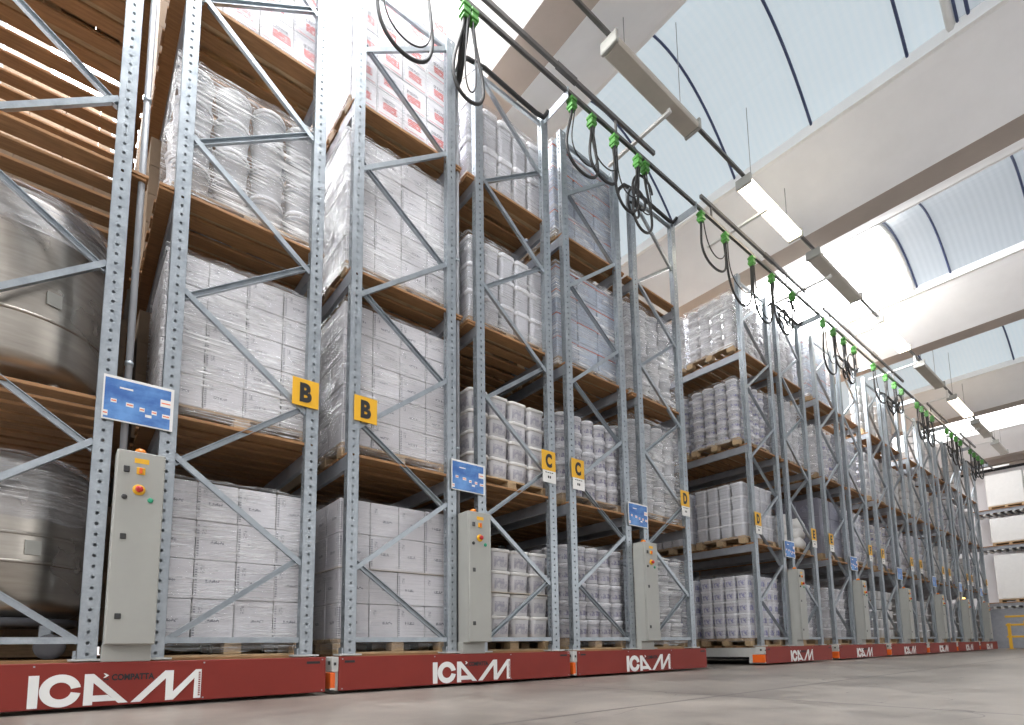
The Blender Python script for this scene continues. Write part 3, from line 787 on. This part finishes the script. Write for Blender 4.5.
# what is past 300 of a kind: one mass each
for kind, items in BULK.items():
    V, F, MI, mats = [], [], [], []
    for meshes, loc in items:
        for me in meshes[:2]:
            if me is None: continue
            o = len(V); V += [(v.co.x+loc[0], v.co.y+loc[1], v.co.z+loc[2]) for v in me.vertices]
            lm = []
            for mt in me.materials:
                if mt not in mats: mats.append(mt)
                lm.append(mats.index(mt))
            for p in me.polygons: F.append([q+o for q in p.vertices]); MI.append(lm[p.material_index])
    me = bpy.data.meshes.new(kind + '_mass'); me.from_pydata(V, [], F)
    for mt in mats: me.materials.append(mt)
    me.polygons.foreach_set('material_index', MI); me.polygons.foreach_set('use_smooth', [True]*len(F)); me.update()
    o = link('distant_%ss' % kind, me); tag(o, f'far rows of small white {kind}s on the racks beyond the aisle', kind, kind='stuff')

# steel tanks in the nearest bay
def tank(l, label, wheels):
    x, y = bx(0, 0)-.02, CY+.58
    t = tag(empty('steel_tank', (x, y, LEVEL[l])), label, 'tank', 'steel tanks in the far-left bay')
    if wheels:
        zb, zt = .30, 1.42
    else: zb, zt = .14, 1.52
    R = .565
    b = MB().mat('steel').lathe([(R*.80, zb), (R*.93, zb+.05), (R, zb+.12), (R, zt-.14), (R*.95, zt-.06), (R*.78, zt)], 56)
    obj('vessel', b, t)
    hoop = MB().mat('steel')
    for z in ((zb+.40,) if not wheels else (zb+.36, zb+.55)): hoop.lathe([(R+.002, z-.012), (R+.012, z-.008), (R+.012, z+.008), (R+.002, z+.012)], 56, cap=False)
    obj('hoop', hoop, t)
    if wheels:
        m = MB().mat('steel').lathe([(R+.004, zb+.37), (R+.006, zb+.54)], 56, cap=False); obj('clamp_band', m, t)
    a = -PI/2+.42
    pl = MB().mat('cab').box(-.045, .045, -.006, .004, -.05, .05, .002).mesh('name_plate'); pl.transform(Matrix.Rotation(a+PI/2, 4, 'Z'))
    link('name_plate', pl, t, ((R+.01)*math.cos(a), (R+.01)*math.sin(a), zb+(.56 if not wheels else .46)))
    obj('neck', MB().mat('steel').lathe([(.2, zt-.005), (.2, zt+.03), (.23, zt+.04), (.23, zt+.06), (.05, zt+.07)], 32), t)
    if wheels:
        fr = MB().mat('caster')
        fr.lathe([(R*.9, zb-.06), (R*.9, zb-.01)], 32); obj('dolly_frame', fr, t)
        for px, py in ((.33, -.36), (-.33, -.36), (.33, .36), (-.33, .36)):
            c = MB().mat('galv').box(px-.035, px+.035, py-.03, py+.03, .13, zb-.055, .004)
            o = obj('caster', c, t)
            w = MB().mat('caster').lathe([(.05, -.02), (.085, -.02), (.09, -.012), (.09, .012), (.085, .02), (.05, .02)], 24).mesh('wheel')
            w.transform(Matrix.Rotation(PI/2, 4, 'X')); link('wheel', w, o, (px+.03, py-.02, .09))
    else:
        for k in range(3):
            q = 2*PI*k/3-.9; obj('leg', MB().mat('steel').lathe([(.035, 0), (.035, zb+.1), ], 12, math.cos(q)*R*.75, math.sin(q)*R*.75), t)
tank(1, 'round stainless steel tank standing on the second shelf, upper of two', False)
tank(0, 'round stainless steel tank on black casters at the bottom, lower of two', True)
def cover(l, z0, z1, label, seedv):
    x, y = bx(0, 0)-.02, CY+.58; rr = random.Random(seedv); m = MB().mat('film'); m.smooth = True; n = 40; R = .585; vs = []
    prof = [(R+.012, z0), (R+.008, z0+.2), (R+.006, z1-.18), (R-.01, z1-.06), (R*.84, z1+.015), (.24, z1+.07)]
    for r_, z in prof:
        for k in range(n):
            a = 2*PI*k/n; q = r_+rr.uniform(0, .012); vs.append((q*math.cos(a), q*math.sin(a), z+rr.uniform(-.02, .02)))
    m.add(vs, [(j*n+k, j*n+(k+1) % n, (j+1)*n+(k+1) % n, (j+1)*n+k) for j in range(len(prof)-1) for k in range(n)])
    tag(obj('plastic_cover', m, None, (x, y, LEVEL[l])), label, 'plastic cover')
cover(0, .95, 1.42, 'crumpled clear plastic cover over the lower steel tank', 1)
cover(1, 1.15, 1.52, 'crumpled clear plastic cover over the upper steel tank', 2)
pallet(bx(0, 0), CY+.02, LEVEL[3], 'top shelf of the tank bay')

# goods deeper in the racks: rows of plain pallet loads behind the front ones
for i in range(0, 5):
    m = MB().mat('shadeboard'); rr = random.Random(i+30)
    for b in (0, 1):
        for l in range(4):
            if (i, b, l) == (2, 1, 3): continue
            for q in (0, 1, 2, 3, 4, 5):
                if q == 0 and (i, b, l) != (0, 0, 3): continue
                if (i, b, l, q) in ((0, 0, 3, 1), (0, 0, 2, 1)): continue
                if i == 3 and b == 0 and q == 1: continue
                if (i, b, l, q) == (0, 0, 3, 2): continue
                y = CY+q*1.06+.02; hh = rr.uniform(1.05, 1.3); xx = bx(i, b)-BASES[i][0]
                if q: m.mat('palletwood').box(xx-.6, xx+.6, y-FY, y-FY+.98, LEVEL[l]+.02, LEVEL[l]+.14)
                m.mat('shadeboard')
                cw = (1.2 if q == 0 else 1.29)/4; cx0 = xx-.6-(.09 if b and q else 0)  # rear loads widened to narrow the bright slit between bays
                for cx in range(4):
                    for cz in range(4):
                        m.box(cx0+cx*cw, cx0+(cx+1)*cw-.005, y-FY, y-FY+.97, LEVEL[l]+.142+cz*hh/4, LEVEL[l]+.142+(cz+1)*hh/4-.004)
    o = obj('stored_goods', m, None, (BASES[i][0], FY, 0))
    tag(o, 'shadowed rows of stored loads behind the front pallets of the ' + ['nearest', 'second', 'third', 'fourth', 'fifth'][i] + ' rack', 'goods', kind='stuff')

# ------------------------------------------------------------------ overhead cable rail and festoon
RX0, RX1, RYY, RZ = .2, 29.3, 4.27, TOP
r = tag(empty('cable_rail', (RX0, RYY, RZ)), 'long dark steel cable rail running above the front of all racks', 'cable rail')
obj('track', MB().mat('darksteel').bar((0, 0, 0), (RX1-RX0, 0, 0), [(-.022, -.022), (.022, -.022), (.022, .022), (.006, .022), (.006, .012), (-.006, .012), (-.006, .022), (-.022, .022)], up=Vector((0, 0, -1))), r)
eb = MB().mat('whitemetal').box(RX1-RX0-.1, RX1-RX0-.04, -.5, .5, .03, .09).box(RX1-RX0+.8, RX1-RX0+.86, -.35, .75, -.35, -.29)
obj('end_bracket', MB().mat('whitemetal').box(RX1-RX0-.1, RX1-RX0-.04, -.5, .5, .03, .09), r)
SEG = [(1.9, 6.38), (7.62, 11.55), (12.46, 17.9), (20.2, 22.6), (24.2, 26.4)]
for k, (a, b) in enumerate(SEG):
    o = obj('guide_bar', MB().mat('darksteel').box(0, b-a, -.022, .022, -.03, .03, .003).box((b-a)*.55, (b-a)*.55+.35, -.03, .03, -.036, .036, .003).box(.30, .33, -.012, .012, -.27, -.03).box(b-a-.9, b-a-.87, -.012, .012, -.27, -.03), None, (a, RYY+.02, 7.664))
    tag(o, f'dark steel guide bar above the cable rail, {["first", "second", "third", "fourth", "fifth"][k]} along from the left', 'bar', 'guide bars')
clamp = MB().mat('green').box(-.035, .035, -.04, .04, -.21, -.02, .006).box(-.05, .05, -.055, .055, -.085, -.045, .006).box(-.05, .05, -.055, .055, -.175, -.13, .006).box(-.042, .042, -.048, .048, -.122, -.100, .004).mesh('cable_trolley')
hook = MB().mat('galv').box(-.012, .012, -.008, .008, -.03, .03).mesh('hook')
TR = [[2.0, 2.5, 2.95, 3.06], [4.60, 4.97, 5.42, 5.93, 6.10], [7.56, 8.30, 9.21, 9.97, 10.83], [12.30, 12.87, 13.45, 14.08], [15.35, 16.25, 16.95, 17.55], [18.95, 19.4, 19.9, 20.5], [22.15, 22.7, 23.3, 23.9], [25.3, 25.9, 26.5, 27.2]]
GN = ['above the second rack', 'above the third rack', 'above the open aisle', 'above the fifth rack', 'above the sixth rack', 'above the seventh rack', 'above the eighth rack', 'above the last rack']
def loop(p, q, sag, w):
    """a hanging bight of cable; w widens it into a teardrop"""
    pts = []
    for k in range(29):
        t = k/28
        pts.append((p[0]+(q[0]-p[0])*t-w*math.sin(2*PI*t), p[1]+(q[1]-p[1])*t, p[2]+(q[2]-p[2])*t-sag*max(0, math.sin(PI*t))**.75))
    return pts
rr = random.Random(5)
for g, xs in enumerate(TR):
    for k, x in enumerate(xs):
        o = link('cable_trolley', clamp, None, (x, RYY, RZ-.022)); link('hook', hook, o)
        tag(o, f'green cable clamp hanging from the rail {GN[g]}, {["first", "second", "third", "fourth", "fifth"][k]} from left', 'cable clamp', 'green cable clamps')
    for k in range(len(xs)-1):
        if g == 0 and k == 1: continue
        a, b = xs[k], xs[k+1]; sag = rr.uniform(.6, 1.0) if g or k else 1.0
        m = MB().mat('rubber').tube(loop((a, RYY, RZ-.20), (b, RYY+.02, RZ-.20), sag, .10+.10*rr.random()), .019, 7)
        m.tube(loop((a+.02, RYY-.03, RZ-.20), (b-.02, RYY-.03, RZ-.20), sag*rr.uniform(.7, .95), .05+.1*rr.random()), .009, 5)
        tag(obj('festoon_cable', m), f'black cable loop {GN[g]}, between {["first and second", "second and third", "third and fourth", "fourth and fifth"][k]} clamps', 'cable', 'hanging cable loops')
    if g > 0:
        # coil that gathers near the next bracket
        cx = BASES[g+1][0]+1.6 if g < 8 and g+1 < 9 else xs[-1]
        pts = []
        for k in range(60):
            t = k/59; a = t*2*PI*2.3
            pts.append((xs[-1]+.02+(BASES[min(g+1, 8)][0]+1.4-xs[-1])*max(0, (t-.75)/.25)*.8+.20*math.cos(a)*(1-.3*t), RYY+.05+.25*t, RZ-.40-.2*t+.24*math.sin(a)*(1-.4*t)))
        tag(obj('cable_coil', MB().mat('rubber').tube(pts, .018, 6)), f'loose coil of black cable hanging at the right end of clamps {GN[g]}', 'cable', 'cable coils')

m = MB().mat('rubber')
for dx, dy in ((0, 0), (.035, .01), (-.03, .02), (.01, -.03)):
    m.tube([(2.97+dx, RYY+dy, RZ-.2), (2.99+dx, RYY+.06+dy, RZ-.34), (3.10+dx*.6, RYY+.34, RZ-.55), (3.17+dx*.5, RYY+.47+dy*.5, RZ-.45), (3.175+dx*.4, RYY+.50+dy*.4, RZ-.32)], .018, 6)
m.mat('wire').tube([(3.08, RYY, RZ-.2), (3.22, RYY+.12, RZ-.5), (3.2, RYY+.40, RZ-.42)], .006, 5)
tag(obj('cable_bundle', m), 'bundle of black cables dropping from the rail to the conduit of the second rack', 'cable')
# ------------------------------------------------------------------ lamps
LY, LZ = 3.80, 7.86
o = obj('lamp_rail', MB().mat('darksteel').box(0, 29.5, -.025, .025, -.02, .02, .003), None, (-1, LY, LZ+.10)); tag(o, 'long thin grey carrier rail that holds the row of fluorescent lamps', 'rail')
LIP, SOF = 9.0, 8.20
BEAMX = [9.33-6.60*2, 9.33-6.60, 9.33, 15.90, 22.55, 29.15]   # left lip of every winged roof beam
def roof(x):
    """underside of the roof beams and vaults above x"""
    for q in BEAMX:
        if q <= x <= q+1.32: return LIP-.05-(LIP-.05-SOF)*((x-q)/1.32)**.9
        if q+1.32 < x < q+1.85: return SOF
        if q+1.85 <= x <= q+3.15: return SOF+(LIP-.05-SOF)*((x-q-1.85)/1.3)**1.05
    return LIP+.45
LAMPS = [(4.80, 6.65, 0), (8.10, 10.0, 1), (10.75, 12.95, 0), (14.3, 16.3, 1), (17.5, 19.5, 0), (20.8, 22.9, 1), (23.8, 25.8, 0), (26.9, 28.7, 0)]
for k, (a, b, lit) in enumerate(LAMPS):
    n = b-a
    t = tag(empty('fluorescent_lamp', (a, LY, LZ)), ('lit long fluorescent lamp, ' if lit else 'unlit long fluorescent lamp, ') + ['first', 'second', 'third', 'fourth', 'fifth', 'sixth', 'seventh', 'last'][k] + ' along the carrier rail from the left', 'lamp', 'lamps along the rail')
    obj('housing', MB().mat('whitemetal').box(0, n, -.085, .085, -.01, .06, .006), t)
    d = obj('diffuser', MB().mat('tube' if lit else 'tubeoff').box(.03, n-.03, -.125, .125, -.095, -.01, .02), t)
    obj('end_cap', MB().mat('cab').box(-.02, .035, -.13, .13, -.10, .065, .01), t); obj('end_cap', MB().mat('cab').box(n-.035, n+.02, -.13, .13, -.10, .065, .01), t)
    obj('clip', MB().mat('galv').box(.2, .24, -.03, .03, .06, .1).box(n-.24, n-.2, -.03, .03, .06, .1), t)
    wr = MB().mat('wire')
    for x in (.35, n-.25): wr.tube([(x, .03, .10), (x, .03, roof(a+x)-LZ)], .006, 5)
    obj('hanger_wire', wr, t)
for k, x in enumerate((6.05, 8.82, 11.53, 14.3, 17.1, 20.3, 24.3, 26.3)):
    o = obj('cross_arm', MB().mat('whitemetal').box(-.025, .025, 0, 1.12, -.02, .02, .003).box(-.012, .012, .01, .05, .02, .226), None, (x, LY-.03, 7.716))
    tag(o, f'white cross arm from lamp rail to cable rail, {["first", "second", "third", "fourth", "fifth", "sixth", "seventh", "last"][k]} from the left', 'bracket', 'white cross arms')
# a lamp far back above the racks
t = tag(empty('fluorescent_lamp', (9.6, 9.6, 8.0)), 'small fluorescent lamp far behind, seen above the empty top shelf before the aisle', 'lamp')
obj('housing', MB().mat('whitemetal').box(0, 2.0, -.085, .085, -.01, .06, .006), t); obj('diffuser', MB().mat('tube').box(.03, 1.97, -.09, .09, -.08, -.01, .02), t)
wr = MB().mat('wire')
for x in (.3, 1.7): wr.tube([(x, 0, .05), (x, 0, roof(9.6+x)-8.0)], .006, 5)
obj('hanger_wire', wr, t)

# ------------------------------------------------------------------ building shell
XL, XR, YF, YB = -9.0, 32.3, -9.0, 19.0
struct('floor', MB().mat('floor').box(XL, XR, YF, YB, -.1, 0))
struct('wall_left', MB().mat('wall').box(XL-.2, XL, YF, YB, 0, 10.5))
struct('wall_front', MB().mat('wall').box(XL, XR, YF-.2, YF, 0, 10.5))
struct('wall_rear', MB().mat('wall').box(XL, XR, YB, YB+.2, 0, 10.5))
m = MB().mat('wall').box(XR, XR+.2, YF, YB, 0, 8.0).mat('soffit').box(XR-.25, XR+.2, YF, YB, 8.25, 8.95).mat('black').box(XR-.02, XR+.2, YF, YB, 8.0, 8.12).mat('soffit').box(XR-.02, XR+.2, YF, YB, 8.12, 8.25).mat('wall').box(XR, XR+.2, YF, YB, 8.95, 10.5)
struct('wall_right', m)
def wing(n, x):
    m = MB()
    m.mat('concrete')
    N = 10
    prof = [(x+1.32*t, LIP-.05-(LIP-.05-SOF)*(t**.9)) for t in [k/N for k in range(N+1)]]
    rp = [(x+1.85+1.30*t, SOF+(LIP-.05-SOF)*(t**1.05)) for t in [k/N for k in range(N+1)]]
    def strip(pts, key):
        m.mat(key); m.smooth = key == 'concrete'
        for k in range(len(pts)-1):
            (a, za), (b, zb) = pts[k], pts[k+1]
            m.add([(a, YF, za), (b, YF, zb), (b, YB, zb), (a, YB, za)], [(0, 3, 2, 1)])
        m.smooth = False
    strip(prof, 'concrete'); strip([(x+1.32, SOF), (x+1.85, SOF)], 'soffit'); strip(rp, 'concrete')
    m.mat('lip').box(x-.06, x+.03, YF, YB, LIP-.06, LIP+.16); m.box(x+3.12, x+3.21, YF, YB, LIP-.05, LIP+.12)
    m.mat('concrete').add([(x, YF, LIP+.1), (x+3.15, YF, LIP+.1), (x+3.15, YB, LIP+.1), (x, YB, LIP+.1)], [(0, 1, 2, 3)])
    struct('beam_%d' % n, m)
for n, x in enumerate(BEAMX): wing(n+1, x)
def vault(n, xa, xb, rise, y0, y1, key, seams, frame=None, skew=0):
    N = 18; m = MB().mat(key); m.smooth = True
    P = [(xa+(xb-xa)*k/N, LIP+.08+4*rise*(k/N)*(1-k/N)+skew*(1-k/N)**2) for k in range(N+1)]
    if skew: P = [(xa-.01, LIP+.05)] + P; N += 1
    for k in range(N):
        (a, za), (b, zb) = P[k], P[k+1]
        m.add([(a, y0, za), (b, y0, zb), (b, y1, zb), (a, y1, za)], [(0, 3, 2, 1)])
    o = struct('window_%d' % n, m)
    s = MB().mat('seam'); ys = y0+seams[0]
    while seams[1] and ys < y1:
        s.tube([(a, ys, z-.012) for a, z in P], .022, 6); ys += seams[1]
    if s.v: obj('seam', s, o)
    if frame:
        f = MB().mat('whitemetal')
        for yy in frame: f.bar((0, 0, 0), (0, .001, 0), [(0, 0), (0, .001), (.001, 0)]) if False else f.tube([(a, yy, z-.03) for a, z in P], .055, 6)
        f.mat('seam')
        for yy in frame: f.tube([(a, yy-.08, z-.02) for a, z in P], .02, 5)
        obj('window_frame', f, o)
w = 3.17
vault(1, BEAMX[0]+w, BEAMX[1]-.02, .9, 2.0, YB, 'sky', (0, 0))
vault(11, BEAMX[0]+w, BEAMX[1]-.02, .9, YF, 2.0, 'panelgrey', (1.2, 1.4), (2.0,))
vault(2, BEAMX[1]+w, BEAMX[2]-.02, 1.0, 1.25, YB, 'panelblue', (.52, 1.37), None, .75)
vault(3, BEAMX[1]+w, BEAMX[2]-.02, 1.0, YF, 1.25, 'panelgrey', (.6, 1.35), (1.25,), .75)
vault(4, BEAMX[2]+w, BEAMX[3]-.02, .68, 3.4, YB, 'sky', (0, 0))
vault(5, BEAMX[2]+w, BEAMX[3]-.02, .68, YF, 3.4, 'panelgrey', (1.37, 1.47), (3.4,))
vault(6, BEAMX[3]+w, BEAMX[4]-.02, .68, YF, YB, 'panelblue', (1.0, 2.1))
vault(7, BEAMX[4]+w, BEAMX[5]-.02, .68, 3.0, YB, 'skysoft', (0, 0))
vault(8, BEAMX[4]+w, BEAMX[5]-.02, .68, YF, 3.0, 'panelgrey', (.8, 1.4), (3.0,))
m = MB().mat('concrete').add([(XL, YF, 10.5), (XR, YF, 10.5), (XR, YB, 10.5), (XL, YB, 10.5)], [(0, 1, 2, 3)])
m.box(XL, BEAMX[0]+.05, YF, YB, LIP, LIP+.1); struct('ceiling', m)

MAT['fillglaze'] = mat_panel('added fill glazing', (.96, .98, 1.), (1., 1., 1.), .55)  # glow for added window bands out of view, to lift the interior light
MAT['fillglazeright'] = mat_panel('added front fill glazing', (.96, .98, 1.), (1., 1., 1.), 1.9)
MAT['fillglazeleft'] = mat_panel('added side fill glazing', (.96, .98, 1.), (1., 1., 1.), 5.0)
def fill_ribbon(n, along_x, fixed, a, b, z0, z1, key='fillglaze'):
    m = MB().mat(key); f = MB().mat('whitemetal'); q = a
    B = (lambda p, r, z, y, d0, d1, mm: mm.box(p, r, fixed+d0, fixed+d1, z, y)) if along_x else (lambda p, r, z, y, d0, d1, mm: mm.box(fixed+d0, fixed+d1, p, r, z, y))
    B(a, b, z0, z1, .0, .02, m); o = struct('window_%d' % n, m)  # made-up window band, put in as fill light for roof and rack fronts
    while q <= b: B(q-.04, q+.04, z0, z1, .02, .08, f); q += 2.0
    B(a, b, z0-.06, z0, 0, .1, f); B(a, b, z1, z1+.06, 0, .1, f); obj('window_frame', f, o)
fill_ribbon(9, True, YF+.001, XL+.6, 7.6, 2.4, 6.0)
fill_ribbon(12, True, YF+.001, 8.0, XR-.6, 2.4, 6.0, 'fillglazeright')
fill_ribbon(10, False, XL+.001, YF+.6, 16, 4.6, 8.2, 'fillglazeleft')
# ------------------------------------------------------------------ rack against the end wall, guard rail
wx = 30.9
t = tag(empty('fixed_rack', (wx, 4.0, 0)), 'fixed grey rack with pale loads along the far end wall', 'rack')
for y in (-4.2, -1.4, 1.4): 
    for x in (0, 1.0): link('upright_post', POST, t, (x, y, 0))
for z in (1.93, 4.38, 5.98):
    for x in (-.05, .95): obj('load_beam', MB().mat('beam').box(x, x+.05, -4.2, 1.45, z-.13, z), t)
    d = MB().mat('planks').box(-.10, 1.1, -4.2, 1.45, z, z+.03); obj('deck', d, t)
    s = MB().mat('whitemetal'); y = -4.1
    while y < 1.4: s.box(-.02, 1.0, y, y+.09, z-.19, z-.13); y += .24
    obj('support_bars', s, t)
for l, (z, h) in enumerate(((1.96, 2.05), (4.41, 1.2), (6.01, 1.55))):
    for k, y in enumerate((.3, 1.65, 3.0, 4.25)):
        m = MB().mat('sack').box(-.0, .95, -.62, .60, .14, h, .03).mat('palletwood').box(0, .95, -.6, .58, .10, .14)
        for q in (-.6, -.06, .48): m.box(0, .95, q, q+.1, 0, .10)
        o = obj('wrapped_load', m, None, (wx+.08, y, z))
        tag(o, f'white wrapped pallet load on the {["lower", "middle", "upper"][l]} end wall shelf, {["first", "second", "third", "fourth"][k]} from the right', 'load', 'loads on the end wall rack')
m = MB().mat('beam')
for k in range(40): m.box(.2, .25 if k % 2 else .22, -4.1+k*.14, -4.1+(k+1)*.14, .02, 1.70)
obj('corrugated_backing', m, t)
g = tag(empty('guard_rail', (29.9, 3.2, 0)), 'yellow steel guard rail standing on floor before the end wall', 'guard rail')
for z in (.50, .98, 1.32): obj('rail', MB().mat('rail').box(-.03, .03, -3.2, 1.35, z-.04, z+.04, .008), g)
for y in (-2.6, -.9, .75, 1.25): obj('rail_post', MB().mat('rail').box(-.05, .05, y-.05, y+.05, 0, 1.05 if y != .75 else 1.12, .006).box(-.1, .1, y-.12, y+.12, 0, .015), g)

# ------------------------------------------------------------------ light, camera
wd = bpy.data.worlds.new('sky'); SC.world = wd; wd.use_nodes = True
bg = wd.node_tree.nodes['Background']; bg.inputs[0].default_value = (.75, .85, 1, 1); bg.inputs[1].default_value = .6

f, cy, yaw, pit, rol = 545.474, 584.049, .686575, .114385, -.0143208
fw = Vector((math.sin(yaw)*math.cos(pit), math.cos(yaw)*math.cos(pit), math.sin(pit)))
rt = Vector((math.cos(yaw), -math.sin(yaw), 0)); upv = rt.cross(fw)
R_ = rt*math.cos(rol)+upv*math.sin(rol); U_ = -rt*math.sin(rol)+upv*math.cos(rol)
cam = bpy.data.cameras.new('camera'); co = bpy.data.objects.new('camera', cam); COL.objects.link(co)
M4 = Matrix((R_, U_, -fw)).transposed().to_4x4(); M4.translation = (0, 0, .382); co.matrix_world = M4
cam.sensor_width = 36; cam.sensor_fit = 'HORIZONTAL'; cam.lens = f*36/1024; cam.shift_y = (cy-362.5)/1024; cam.clip_start = .05; cam.clip_end = 200
SC.camera = co
vs = SC.view_settings
vs.view_transform = 'Standard'; vs.look = 'None'; vs.gamma = 1; vs.use_curve_mapping = False; vs.exposure = 0.32
SC.cycles.max_bounces = 8; SC.cycles.transparent_max_bounces = 16; SC.cycles.diffuse_bounces = 5
try: SC.cycles.use_denoising = True; SC.cycles.denoiser = 'OPENIMAGEDENOISE'
except Exception: pass
